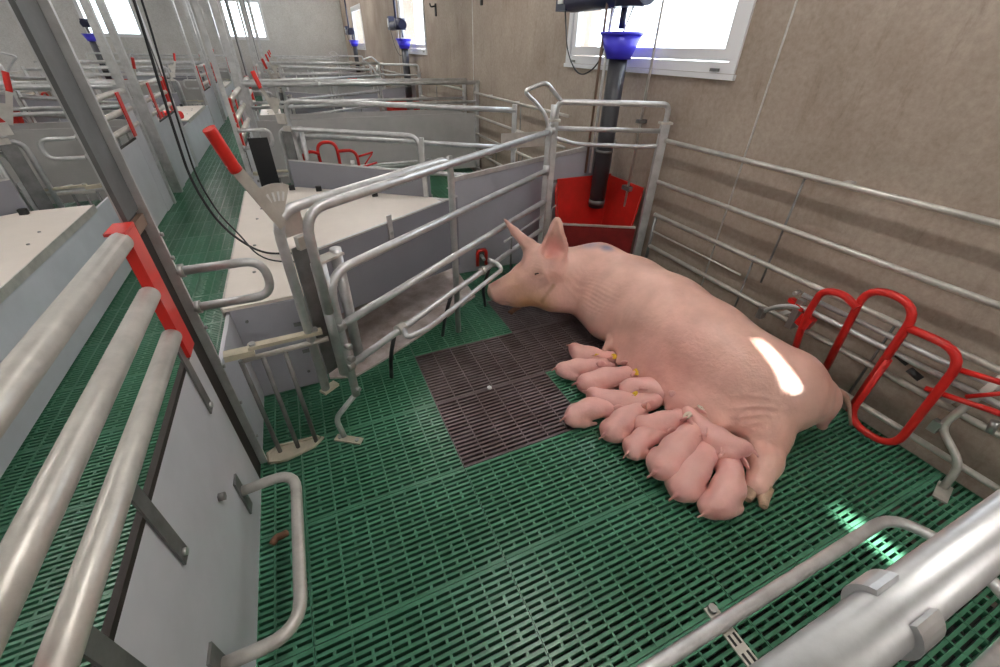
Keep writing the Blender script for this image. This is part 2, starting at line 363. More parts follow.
for y0 in (.43, .68, 1.155):
    sb = t.part('support_bar', MB().box(XF+.0015, XF+.0065, y0-.018, y0+.018, .50, .762), 'galv_dark')
    bm_ = MB(); bolt(bm_, (XF+.008, y0, .52), (1, 0, 0)); t.part('bolt', bm_, 'bolt', sb)
bm_ = MB(); bolt(bm_, (XF+.008, .93, .37), (1, 0, 0), .012, .016); t.part('bolt', bm_, 'galv_dark')
def bumper(t, a, bnd, bpt, c):
    br = t.part('bumper_rail', MB().tube([a, bnd, bpt, c], .0165, .10, 16), 'galv_warm')
    return br
br = bumper(t, (XF+.002, 1.06, .22), (-.25, 1.06, .24), (-.25, .55, .26), (XF+.002, .55, .26))
for yy, zz in ((1.06, .20), (.55, .25)):
    mp_ = t.part('mounting_plate', MB().box(XF+.001, XF+.007, yy-.022, yy+.022, zz-.075, zz+.085), 'galv_dark', br)
    for dz in (-.05, .06):
        pass
front_partition = t.o

# 2 tall post of the pen front, with grab handle
t = Thing('door_post', (XF-.02, 1.32, 0), 'tall steel channel post with a looped handle beside the rails', 'post')
t.part('channel', MB().box(XF-.016, XF-.012, 1.262, 1.378, .0, ZC).box(XF-.0119, XF-.003, 1.262, 1.266, .0, 1.04).box(XF-.0119, XF+.016, 1.366, 1.378, .0, ZC), 'galv')
t.part('infill', MB().box(XF-.0118, XF-.002, 1.2605, 1.3655, 1.045, ZC), 'dark_post')
t.part('lining', MB().box(XF-.0118, XF-.009, 1.268, 1.364, .0, 1.04), 'trim')
t.part('connector', MB().box(XF-.0088, XF+.004, 1.275, 1.36, 1.005, 1.035), 'copper')
hz = 1.385
hd = t.part('handle', MB().tube([(XF+.018, hz, .852), (-.185, hz, .852), (-.185, hz, .728), (XF+.018, hz, .728)], .0135, .058, 16), 'galv')
b = MB()
for z in (.853, .728): b.cyl((XF+.02, hz, z), (1, 0, 0), .021, .016, 8)
t.part('handle_nut', b, 'bolt', hd)
for z in (.97, .90, .66, .5, .33, .15):
    b = MB(); bolt(b, (XF+.019, 1.372, z), (1, 0, 0), .006, .008); t.part('bolt', b, 'bolt')
door_post = t.o

# 3 beige latch and rod grid across the doorway
t = Thing('door_latch', (-.24, 1.39, 0), 'beige latch bar with three steel rods down to a foot plate', 'latch')
b = MB(); b.bar((-.390, 1.375, .535), (-.30, 1.385, .530), .04, .022); b.bar((-.315, 1.385, .546), (-.075, 1.405, .540), .030, .014)
lb = t.part('latch_bar', b, 'beige')
b = MB(); b.cyl((-.30, 1.385, .556), (0, 0, 1), .011, .010, 10); b.cyl((-.10, 1.403, .551), (0, 0, 1), .014, .012, 10); t.part('pivot_bolt', b, 'bolt', lb)
t.part('lower_bar', MB().tube([(-.345, 1.385, .498), (-.06, 1.4, .505)], .010), 'galv_warm')
for i, (x, y) in enumerate([(-.354, 1.392), (-.285, 1.388), (-.213, 1.392)]):
    t.part('rod', MB().tube([(x, y, .012), (x+.002, y-.004, .498)], .0085), 'galv_dark')
b = MB(); b.prism([(-.395, 1.345), (-.40, 1.40), (-.36, 1.425), (-.205, 1.415), (-.185, 1.40), (-.22, 1.365), (-.33, 1.335)], .003, .011)
fp = t.part('foot_plate', b, 'beige')
b = MB(); b.tube([(-.395, 1.345, .014), (-.40, 1.40, .014), (-.36, 1.425, .014), (-.205, 1.415, .014), (-.185, 1.40, .014), (-.22, 1.365, .014), (-.33, 1.335, .014)], .006, closed=True, n=8); t.part('foot_rim', b, 'beige', fp)
door_latch = t.o

# 4 crate gates (front one near the sow, back one with board and lever)
t = Thing('crate_gate', gp(0, 0), 'front steel crate gate of horizontal rails beside the sow', 'gate')
g = gp; R_ = .0165
t.part('top_rail', MB().tube([g(1.44, .985), g(-.035, .985), g(-.035, .62)], R_, .085, 16), 'galv')
t.part('rail', MB().tube([g(1.45, .755), g(-.012, .755), g(-.012, .20)], R_, .10, 16), 'galv')
t.part('rail', MB().tube([g(-.0, .545), g(1.45, .555)], R_, n=16), 'galv')
br = t.part('rail', MB().tube([g(-.0, .355), g(1.43, .36)], R_*.9, n=16), 'galv')
t.part('rail', MB().tube([g(.98, .20), g(1.42, .22)], .011), 'galv')
t.part('thin_rod', MB().tube([g(1.0, .45), g(1.43, .46)], .006, n=8), 'galv')
t.part('thin_rod', MB().tube([g(1.07, .20), g(1.07, .555)], .006, n=8), 'galv_dark')
t.part('leg', MB().tube([g(-.012, .205), Vector((-.115, 1.40, .10)), Vector((-.10, 1.37, .012))], .0115, .03), 'galv')
b = MB(); b.obox((-.085, 1.352, .006), (.8, -.55, 0), (.55, .8, 0), (0, 0, 1), .06, .017, .004); ft = t.part('foot', b, 'beige')
b = MB()
for sgn in (-.04, .04): b.cyl((-.085+.8*sgn, 1.352-.55*sgn, .012), (0, 0, 1), .009, .008, 8)
t.part('bolt', b, 'bolt', ft)
b = MB(); b.tube([g(.235, .36)-GN*.02, g(.20, .36)-GN*.075, g(.30, .36)-GN*.105, g(.86, .36)-GN*.085, g(.885, .375)-GN*.03, g(.855, .40)+GN*.005], .0125, .04, 12); t.part('locking_bow', b, 'galv')
b = MB(); b.cyl(g(.235, .36), GD, .024, .04, 12); b.cyl(g(.80, .36), GD, .022, .03, 12); t.part('clamp', b, 'galv_warm')
for x, dx in ((.20, -.03), (.55, -.03), (.86, .02)):
    t.part('finger', MB().tube([g(x, .35), g(x, .20)+GN*.05, Vector((g(x, 0).x+dx, g(x, 0).y+.12, .02))], .010, .08, 10), 'pipe')
b = MB()
for z in (.545, .355): b.cyl(g(-.012, z), GD, .023, .03, 10)
b.cyl(g(-.012, .46)-GN*.02, GN, .013, .03, 8); b.cyl(g(-.012, .40)-GN*.02, GN, .013, .03, 8); b.cyl(g(-.012, .24)-GN*.02, GN, .010, .02, 8)
t.part('clamp', b, 'bolt')
t.part('hinge_post', MB().bar(g(1.43, .02), g(1.43, 1.02), .03, .03, GN), 'galv')
t.part('sleeve', MB().tube([g(-.03, .32, .02), g(-.03, .80, .02)], .026, n=14).tube([g(.035, .32, .03), g(.035, .82, .03)], .02, n=12), 'galv')
b = MB(); b.obox(g(.005, .805, .022), GD, GN, (0, 0, 1), .05, .026, .004); t.part('sleeve_cap', b, 'galv_warm')
crate_gate = t.o

OB = .062
gb = lambda x, z, o=0.: gp(x, z, OB+o)
def make_board_gate(zt_, xe):
    t = Thing('board_gate', gp(-.1, 0, OB), 'back crate gate with slate board and red grip lever, behind the front gate', 'gate')
    t.part('top_rail', MB().tube([gb(xe, .02), gb(xe, zt_), gb(-.118, zt_), gb(-.118, .27)], R_, .085, 16), 'galv')
    b = MB(); b.obox(gb(-.105, .262), GD, GN, (0, 0, 1), .035, .017, .006); t.part('foot', b, 'beige')
    B0, B1 = Vector((-.10, 1.75, 0)), Vector((.80, 2.385, 0)); bdir = (B1-B0).normalized(); bn = Vector((-bdir.y, bdir.x, 0))
    def bp_(f_, z, o=0.): p = B0+(B1-B0)*f_+bn*o; return Vector((p.x, p.y, z))
    bd = t.part('board', MB().slab([bp_(0, .37), bp_(1, .22), bp_(1, .665), bp_(0, .69)], bn, .008), 'pvc_board')
    t.part('board_trim', MB().slab([bp_(0, .691, -.002), bp_(1, .666, -.002), bp_(1, .674, -.002), bp_(0, .699, -.002)], bn, .012), 'galv', bd)
    bb = t.part('bracket', MB().bar(bp_(.47, .60, -.005), bp_(.47, .72, -.005), .03, .006, bn), 'galv')
    bm_ = MB(); bolt(bm_, bp_(.47, .63, -.010), bn, .008, .012); t.part('bolt', bm_, 'bolt', bb)
    t.part('board_post', MB().bar(bp_(.97, .018, .020), bp_(.97, .90, .020), .03, .02, bn), 'galv')
    t.part('board_end', MB().slab([gb(-.10, .30, .03), gb(-.034, .30, .03), gb(-.034, .845, .03), gb(-.10, .845, .03)], GN, .006), 'galv_dark')
    t.part('upright', MB().bar(gb(-.02, .24, .015), gb(-.02, .62, .015), .03, .018, GN), 'galv')
    b = MB(); b.obox(gb(-.08, .93, .02), GD, GN, (0, 0, 1), .035, .012, .035); b.obox(gb(-.055, .86, .02), GD, GN, (0, 0, 1), .03, .010, .022); t.part('hinge_plate', b, 'galv_warm')
    # lever in the gate plane: pivot low right, red grip up left
    lp0 = gb(-.105, .965, -.02); lp1 = gb(-.170, 1.13, -.02); lp2 = gb(-.196, 1.232, -.02); ld = (lp2-lp0).normalized()
    la = t.part('lever_arm', MB().bar(lp0-ld*.02, lp1+ld*.02, .032, .006, GN), 'galv_warm')
    t.part('grip', MB().tube([lp1-ld*.005, lp1+ld*.01, lp2-ld*.008, lp2], .0165, .004, 14), 'red_plastic', la, 'red plastic hand grip')
    b = MB(); ang0, ang1 = rad(62), rad(112); pv = gb(-.103, .945, -.012); pts = [pv]
    for i in range(9):
        a = ang0+(ang1-ang0)*i/8; pts.append(pv+GD*math.cos(a)*.125+Vector((0, 0, 1))*math.sin(a)*.125)
    sp = t.part('sector_plate', b.slab(pts, GN, .004), 'galv_warm')
    for i in range(4):
        a = ang0+(ang1-ang0)*(i+.9)/5.0; dv = GD*math.cos(a)+Vector((0, 0, 1))*math.sin(a); t.part('slot', MB().bar(pv+dv*.075-GN*.0015, pv+dv*.102-GN*.0015, .007, .002, GN), 'white', sp)
    return t.o
board_gate = make_board_gate(.985, .62)
board_gate_low = make_board_gate(.86, .82)

# 5 creep box shared by a pair of pens
t = Thing('creep_box', (-.1, MY, 0), 'cream lidded creep box between aisle and the crate gates', 'box')
yl, yh = 1.78, 2*MY-1.78
t.part('side_panel', MB().box(-.435, -.42, yl-.38, yh+.38, .012, .475), 'pvc')
for y0, s_ in ((yl, 1), (yh, -1)):
    fpn = t.part('end_panel', MB().box(-.418, -.125, min(y0, y0+.015*s_), max(y0, y0+.015*s_), .012, .490), 'pvc_grey')
    for (x, z) in ((-.37, .43), (-.36, .30), (-.20, .10)):
        bm_ = MB(); bolt(bm_, (x, y0-.004*s_, z), (0, 1, 0), .007, .008); t.part('bolt', bm_, 'galv_dark', fpn)
    for z in (.37, .22): t.part('strap', MB().box(-.20, -.14, y0-.010 if s_ > 0 else y0+.001, y0-.001 if s_ > 0 else y0+.010, z-.008, z+.008), 'galv_dark', fpn)
half = [(-.437, yl-.005), (-.08, yl+.015), (.0, 1.848), (.40, 2.13), (.80, 2.41), (.86, 2.60)]
poly = half+[(x, 2*MY-y) for x, y in reversed(half)]
ld_ = t.part('lid', MB().prism(poly, .492, .506), 'lid')
t.part('lid_edge', MB().box(-.444, -.4375, yl, yh, .465, .509), 'galv_warm', ld_)
for (x, y) in ((-.33, 2.1), (-.33, 2.2), (-.34, 2.45), (-.34, 2.9), (-.32, 3.1)):
    t.part('screw', MB().cyl((x, y, .508), (0, 0, 1), .008, .005, 8), 'galv_dark', ld_)
t.part('lid_bar', MB().bar((-.05, 2.10, .511), (.62, 2.40, .511), .03, .01), 'galv_warm', ld_)
for (x, y) in ((.06, 3.40), (-.12, 3.50), (.42, 3.12)): t.part('stop', MB().box(x-.02, x+.02, y-.015, y+.015, .507, .54), 'black', ld_)
creep_box = t.o
creep_mat = solo('creep_mat', MB().prism([(-.12, 1.80), (.0, 1.76), (.16, 1.84), (.46, 2.02), (.87, 2.30), (.88, 2.66), (.88, 2*MY-2.66), (.87, 2*MY-2.30), (.46, 2*MY-2.02), (.16, 2*MY-1.84), (.0, 2*MY-1.76), (-.12, 2*MY-1.80)], .0025, .014), 'slab', (.4, MY, .0), 'speckled creep floor plate with white powder under the creep lid', 'mat')

# 6 divider panel between two mirrored pens
t = Thing('divider_panel', (1.5, MY, 0), 'grey sloped divider panel behind the red feed trough', 'panel')
t.part('board', MB().slab([(.88, MY-.006, .004), (2.14, MY-.006, .004), (2.14, MY-.006, .835), (.88, MY-.006, .675)], (0, 1, 0), .012), 'pvc_grey')
t.part('top_trim', MB().slab([(.87, MY-.012, .676), (2.145, MY-.012, .838), (2.145, MY-.012, .866), (.87, MY-.012, .704)], (0, 1, 0), .024), 'galv')
t.part('upright', MB().box(.85, .876, MY-.02, MY+.02, .004, .72), 'galv')
t.part('sign_mark', MB().box(1.62, 1.70, MY-.0085, MY-.0065, .60, .62), 'galv_dark')
divider_panel = t.o
t = Thing('drinker', (1.06, MY-.03, .07), 'small red drinker bracket low on the grey divider panel', 'drinker')
b = MB(); b.tube([(1.03, MY-.022, .05), (1.03, MY-.022, .17), (1.10, MY-.022, .17), (1.10, MY-.022, .05)], .013, .03, 12); t.part('guard', b, 'red_plastic')
t.part('nipple', MB().cyl((1.065, MY-.04, .12), (0, 1, .2), .012, .06), 'galv')
t.part('back_plate', MB().box(1.025, 1.105, MY-.012, MY-.0075, .04, .18), 'galv_dark')
drinker = t.o

# 7 feeding corner: posts, rails, trough
PL = Vector((1.475, 2.455, 0)); PR = Vector((2.085, 2.15, 0)); pd = (PR-PL).normalized(); pnn = Vector((-pd.y, pd.x, 0))
t = Thing('trough_frame', (PL+PR)/2, 'steel corner frame of posts and rails around the red trough', 'frame')
for P_, wd in ((PL, .05), (PR, .05)):
    b = MB(); b.obox(P_+Vector((0, 0, .525)), pd, pnn, (0, 0, 1), wd/2, .022, .515); ps = t.part('post', b, 'galv')
    b = MB(); b.obox(P_+Vector((0, 0, 1.045)), pd, pnn, (0, 0, 1), wd/2+.012, .03, .006); t.part('post_cap', b, 'galv_warm', ps)
t.part('top_rail', MB().tube([PL+pd*.01+Vector((0, 0, 1.04)), PL+pd*.01+Vector((0, 0, 1.145)), PR+pd*.0+Vector((0, 0, 1.145)), PR+pd*.0+Vector((0, 0, 1.04))], .0165, .045, 14), 'galv')
t.part('rail', MB().tube([PL+Vector((0, 0, 1.0)), PR+Vector((0, 0, 1.0))], .014, n=12), 'galv')
t.part('rail', MB().tube([PL+Vector((0, 0, .95)), PL+pd*.15+pnn*.07+Vector((0, 0, .90)), PR-pd*.13+pnn*.07+Vector((0, 0, .895)), PR+Vector((0, 0, .915))], .013, .04, 12), 'galv')
b = MB(); b.tube([(1.43, 2.43, .99), (1.40, 2.44, 1.08), (1.33, 2.44, 1.145), (1.245, 2.44, 1.205), (1.39, 2.44, 1.25), (1.505, 2.445, 1.15)], .0115, .035, 12); t.part('grab_loop', b, 'galv')
b = MB(); b.cyl((1.45, 2.44, .99), GD, .026, .09, 10); b.cyl((1.46, 2.45, 1.07), (0, 0, 1), .018, .12, 10); b.cyl((1.43, 2.43, .76), (0, 0, 1), .022, .06, 10); t.part('hinge', b, 'galv')
t.part('hook_rod', MB().tube([PL+pd*.035+Vector((0, 0, .18)), PL+pd*.035+Vector((0, 0, .50)), PL+pd*.06+Vector((0, 0, .52))], .006, .02, 8), 'galv')
t.part('plate', MB().box(1.12, 1.42, 2.462, 2.468, .90, .985), 'galv_warm')
trough_frame = t.o
t = Thing('feed_trough', (1.85, 2.42, 0), 'red plastic corner feed trough below the dark pipe', 'trough')
A = PL+pd*.045+pnn*.03; B_ = PR-pd*.04+pnn*.03; Cc = Vector((2.135, 2.27, 0)); Dd = Vector((2.135, 2.655, 0)); Ee = Vector((1.66, 2.655, 0))
def q3(p, z): return Vector((p.x, p.y, z))
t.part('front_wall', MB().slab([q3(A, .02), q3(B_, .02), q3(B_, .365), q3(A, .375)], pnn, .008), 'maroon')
t.part('front_lip', MB().bar(q3(A, .378)+pnn*.002, q3(B_, .368)+pnn*.002, .022, .010), 'galv_warm')
cen = (A+B_+Cc+Dd+Ee)/5
for nm, p, q, z in (('side_wall', A, Ee, .60), ('back_wall', Ee, Dd, .63), ('back_wall', Dd, Cc, .62), ('side_wall', Cc, B_, .58)):
    nn = Vector((-(q-p).y, (q-p).x, 0)).normalized()
    if nn.dot(cen-(p+q)/2) < 0: nn = -nn
    pi, qi = p+(cen-p)*.16, q+(cen-q)*.16
    t.part(nm, MB().slab([q3(pi, .16), q3(qi, .16), q3(q, z), q3(p, z if nm == 'back_wall' or z > .59 else .60)], nn, .008), 'red_trough')
t.part('bottom', MB().prism([((p+(cen-p)*.12).x, (p+(cen-p)*.12).y) for p in (A, B_, Cc, Dd, Ee)], .14, .155), 'red_trough')
feed_trough = t.o
t = Thing('feed_dispenser', (1.99, 2.53, .36), 'dark feed pipe with blue funnel and navy dosing unit above the trough', 'feeder')
px, py = 1.985, 2.50
t.part('down_pipe', MB().tube([(px, py, .40), (px, py, 1.36)], .058, n=24), 'pipe')
t.part('pipe_collar', MB().cyl((px, py, .80), (0, 0, 1), .062, .018, 24).cyl((px, py, .44), (0, 0, 1), .061, .03, 24), 'galv_dark')
b = MB(); b.tube([(px, py, 1.345), (px, py, 1.47)], .075, 0, 24, r2=.125); b.tube([(px, py, 1.47), (px, py, 1.485)], .134, n=24); t.part('funnel', b, 'blue', label='bright blue plastic funnel')
b = MB(); b.tube([(1.93, 2.25, 1.665), (1.93, 3.02, 1.665)], .066, n=18); b.tube([(1.93, 2.40, 1.60), (1.93, 2.40, 1.75)], .085, n=18); b.tube([(1.96, 2.48, 1.5), (1.96, 2.48, 1.62)], .02, n=10)
du = t.part('dosing_unit', b, 'navy')
b = MB(); b.box(1.88, 1.98, 3.03, 3.16, 1.61, 1.80); cb = t.part('control_box', b, 'navy', du)
t.part('scale_label', MB().box(1.869, 1.879, 3.06, 3.12, 1.65, 1.77), 'white', du)
t.part('drive_shaft', MB().tube([(1.93, 2.7, 1.73), (1.93, 2.7, ZC)], .02, n=10), 'navy', du)
t.part('pull_cord', MB().tube([(1.93, 2.62, 1.60), (1.93, 2.62, 1.42), (1.95, 2.55, 1.37), (1.93, 2.45, 1.42), (1.93, 2.36, 1.60)], .005, .05, 8), 'white')
t.part('wire', MB().tube([(1.9, 3.06, 1.61), (1.95, 3.06, 1.36), (2.0, 2.95, 1.22), (2.03, 2.76, 1.30), (2.05, 2.70, 1.62)], .005, .10, 8), 'black')
feed_dispenser = t.o; feed_dispenser.location.y += .08; feed_dispenser.location.z += .015
t = Thing('water_pipe', (2.1, 2.38, .5), 'thin steel water pipe down the wall right of the feed pipe', 'pipe')
t.part('pipe', MB().tube([(2.115, 2.41, .45), (2.115, 2.41, ZC)], .0085, n=8), 'galv_warm')
b = MB(); b.box(2.09, 2.152, 2.37, 2.45, .57, .60); b.box(2.09, 2.152, 2.39, 2.43, 1.01, 1.03); t.part('clip', b, 'galv_dark')
water_pipe = t.o
t = Thing('supply_pipe', (2.1, 2.64, .4), 'pale and copper pipes running down left of the feed pipe', 'pipe')
t.part('pipe', MB().tube([(1.915, 2.62, .66), (1.915, 2.62, ZC)], .009, n=8), 'white')
t.part('pipe', MB().tube([(1.885, 2.635, .66), (1.885, 2.635, ZC)], .0085, n=8), 'copper')
supply_pipe = t.o

# 8 wall rails
t = Thing('wall_rails', (2.08, 1.0, .1), 'row of horizontal steel rails mounted before the concrete wall', 'railing')
XR = 2.08
for z, y1 in ((.953, 2.11), (.708, 2.10), (.505, 2.06), (.29, 2.04), (.10, 2.06)): t.part('rail', MB().tube([(XR, -.02, z), (XR, y1, z)], .013, n=12), 'galv_warm')
t.part('thin_rail', MB().tube([(XR, 1.33, .395), (XR, 2.04, .395)], .006, n=8), 'galv_warm')
t.part('end_upright', MB().tube([(XR, 2.045, .06), (XR, 2.045, .515)], .011, n=10), 'galv_dark')
for y0, z0, z1 in ((1.30, .02, .52), (1.215, .40, .96), (.62, .10, .515)): t.part('upright', MB().tube([(XR+.012, y0, z0), (XR+.012, y0, z1)], .0055, n=8), 'galv_dark')
for y0 in (1.05, .35):
    t.part('wall_bracket', MB().box(XR, XW, y0-.015, y0+.015, .945, .961).box(XR, XW, y0-.015, y0+.015, .28, .30), 'galv')
wall_rails = t.o
t = Thing('red_bow', (2.0, .6, .05), 'red tubular bow guard standing against the wall rails', 'guard')
XB = 2.005; rr = .0155
fr = t.part('bow', MB().tube([(XB+.02, .88, .17), (XB+.01, .905, .38), (XB, .89, .54), (XB-.01, .80, .565), (XB-.01, .735, .535)], rr, .09, 14), 'red')
t.part('bow', MB().tube([(XB+.02, .728, .17), (XB, .745, .635), (XB-.02, .555, .645), (XB-.02, .55, .10)], rr, .10, 14), 'red')
t.part('bow', MB().tube([(XB-.02, .545, .40), (XB-.02, .545, .055), (XB-.02, .355, .055), (XB-.02, .37, .555), (XB-.02, .56, .55)], rr, .095, 14), 'red')
t.part('arm', MB().tube([(XB-.01, .375, .48), (XB, .20, .515)], .0105), 'red'); t.part('arm', MB().tube([(XB-.01, .40, .36), (XB, .17, .41)], .0105), 'red'); t.part('brace', MB().tube([(XB, .21, .50), (XB, .30, .40)], .008), 'red')
b = MB(); b.obox((XB+.02, .90, .36), (0, 1, .2), (1, 0, 0), (0, -.2, 1), .03, .02, .03); t.part('bracket', b, 'red')
b = MB(); b.bar((XB+.03, .93, .40), (XB+.05, 1.02, .41), .03, .02); t.part('pivot', b, 'red')
t.part('spring_clip', MB().cyl((XB+.03, .46, .37), (0, 1, .3), .014, .05, 10).cyl((XB+.03, .52, .40), (0, 1, .3), .010, .05, 8), 'black')
red_bow = t.o
t = Thing('bow_mount', (2.03, .25, 0), 'bent steel leg and rails carrying the red bow, footed on the floor', 'bracket')
t.part('rail', MB().tube([(2.04, 1.13, .27), (2.035, 1.05, .36), (2.035, .95, .41), (2.04, .2, .41)], .012, .06, 12), 'galv')
t.part('rail', MB().tube([(2.06, .98, .455), (2.06, .1, .455)], .011), 'galv')
t.part('leg', MB().tube([(2.05, .27, .50), (2.05, .305, .22), (2.045, .19, .13), (2.03, .175, .012)], .0135, .045, 14), 'galv_warm')
b = MB(); b.obox((2.005, .165, .006), (1, .25, 0), (-.25, 1, 0), (0, 0, 1), .055, .022, .004); t.part('foot', b, 'galv_warm')
b = MB(); b.box(2.02, 2.056, 1.10, 1.13, .25, .31); b.box(2.03, 2.06, .95, .98, .28, .44); b.box(2.03, 2.06, .30, .33, .19, .24); t.part('clamp', b, 'bolt')
b = MB(); b.cyl((2.04, 1.0, .46), (1, 0, 0), .01, .04, 8); b.cyl((2.035, .2, .33), (0, .2, 1), .012, .05, 8); t.part('bolt', b, 'bolt')
bow_mount = t.o

# 9 side fence at the edge of a pen pair
t = Thing('side_fence', (.85, 0, 0), 'side fence with thick clamped top rail right below the camera', 'fence')
t.part('top_rail', MB().tube([(-.40, 0, 1.06), (2.13, 0, 1.06)], .0205, n=24), 'galv')
for z in (.86,): t.part('rail', MB().tube([(-.40, 0, z), (2.13, 0, z)], .0165, n=10), 'galv')
t.part('bottom_rail', MB().tube([(-.40, 0, .20), (2.13, 0, .20)], .0165, n=10), 'galv')
for x in (-.38, 2.10): t.part('upright', MB().box(x-.02, x+.02, -.02, .02, .004, 1.075), 'galv')
b = MB(); vs_ = []; NA = 26
for i in range(NA+1):
    a = rad(90+30)+rad(300)*i/NA
    for r_, x_ in ((.0207, .320), (.0258, .320), (.0258, .348), (.0207, .348)): vs_.append((x_, r_*math.cos(a), 1.06+r_*math.sin(a)))
fs_ = [(4*i+j, 4*i+(j+1) % 4, 4*i+4+(j+1) % 4, 4*i+4+j) for i in range(NA) for j in range(4)]+[(0, 1, 2, 3), (4*NA+3, 4*NA+2, 4*NA+1, 4*NA)]
b.add(vs_, fs_); t.part('clamp', b, 'galv')
bm = t.part('bumper_rail', MB().tube([(.30, .004, .25), (.36, .155, .26), (1.40, .155, .26), (1.47, .004, .25)], .0165, .11, 16), 'galv')
t.part('bumper_rail', MB().tube([(.30, -.004, .25), (.36, -.155, .26), (1.40, -.155, .26), (1.47, -.004, .25)], .0165, .11, 16), 'galv')
st = t.part('strap', MB().bar((.70, .20, .238), (.70, .01, .238), .034, .005), 'galv_warm')
for yy in (.12, .08, .045):
    for dx in (-.008, .008): t.part('slot', MB().bar((.70+dx, yy+.012, .2412), (.70+dx, yy-.012, .2412), .006, .0012), 'black', st)
t.part('bolt', MB().cyl((.70, .19, .246), (0, 0, 1), .011, .014, 10).cyl((.70, .03, .246), (0, 0, 1), .008, .012, 10), 'bolt', st)
side_fence = t.o
t = Thing('support_pole', (XF, 0, 0), 'tall square pole', 'pole')
t.part('pole', MB().box(XF-.03, XF+.03, -.03, .03, .003, ZC), 'galv'); t.part('end_panel', MB().box(XF-.012, XF+.003, .034, .29, .006, .93), 'pvc')
pole = t.o
fence_board = solo('fence_board', MB().box(XF+.07, 2.07, -.007, .007, .10, .74), 'pvc_dull', (.85, 0, .1), 'grey board', 'board')

# ------------------------------------------------------------------ the other pens: copies, mirrored along and across the aisle
PENS = [(1, -1, 0), (1, 1, 1), (1, -1, 1), (1, 1, 2), (1, -1, 2), (-1, -1, 0), (-1, 1, 1), (-1, -1, 1), (-1, 1, 2), (-1, -1, 2)]
KIT = [(front_partition, 'white front panel with three steel rails of the %s', 'front partitions'),
       (door_post, 'tall channel post with looped handle at the %s', 'door posts'),
       (door_latch, 'latch bar with rods in the doorway of the %s', 'door latches'),
       (crate_gate, 'railed front crate gate in the %s', 'crate gates'),
       (board_gate, 'crate gate with board and red grip lever in the %s', 'board gates'),
       (trough_frame, 'steel frame around the trough of the %s', 'trough frames'),
       (feed_trough, 'red corner feed trough in the %s', 'feed troughs'),
       (wall_rails, 'rails along the far side of the %s', 'wall rails'),
       (red_bow, 'red tubular bow guard in the %s', 'red bows'),
       (side_fence, 'railed side fence closing off the %s', 'side fences'),
       (pole, 'tall square pole at the fence end of the %s', 'support poles')]
for src, txt, grp in KIT:
    src['group'] = grp
    for s_, mm, k in PENS:
      if mm > 0 or src not in (trough_frame, feed_trough):
        o = put(board_gate_low if src is board_gate and mm < 0 else src, s_, mm, k, txt % penname(s_, mm, k), grp)
        if src is crate_gate and mm < 0: o.scale.z = 1.065
        if src is red_bow and (s_, mm, k) == (1, -1, 0): o.scale = (1, 1, 1); o.rotation_euler = (0, 0, math.pi/2); o.location = (.30, 4.85, .0); o['label'] = 'red tubular bow guard leaning on the side fence of the second right-hand pen'
for s_, mm, k in PENS: put(fence_board, s_, mm, k, 'grey board below the side fence rails of the %s' % penname(s_, mm, k), 'fence boards')
for src in (board_gate_low, fence_board):
    for ch in [c for c in src.children_recursive]+[src]: bpy.data.objects.remove(ch)
pole['label'] = 'tall square pole at the fence end of the first right-hand pen'
for src, txt, grp in ((creep_box, 'cream lidded creep box between the %s and %s %s-hand pens', 'creep boxes'),
                      (creep_mat, 'creep floor plate between the %s and %s %s-hand pens', 'creep mats'),
                      (divider_panel, 'grey divider panel between the %s and %s %s-hand pens', 'divider panels')):
    src['group'] = grp
    for s_, k in ((1, 1), (1, 2), (-1, 0), (-1, 1), (-1, 2)):
        put(src, s_, 1, k, txt % (ORD[2*k], ORD[2*k+1], 'right' if s_ > 0 else 'left'))
feed_dispenser['group'] = 'feed dispensers'
for s_, k in ((1, 1), (1, 2), (-1, 1), (-1, 2)):
    put(feed_dispenser, s_, 1, k, 'feed pipe with blue funnel and navy dosing unit in the %s' % penname(s_, 1, k))
# low concrete wall behind the left-hand pens
struct('wall_low', MB().box(2*XC-XW-.15, 2*XC-XW, 2.0, YE, -.3, .62), 'concrete')

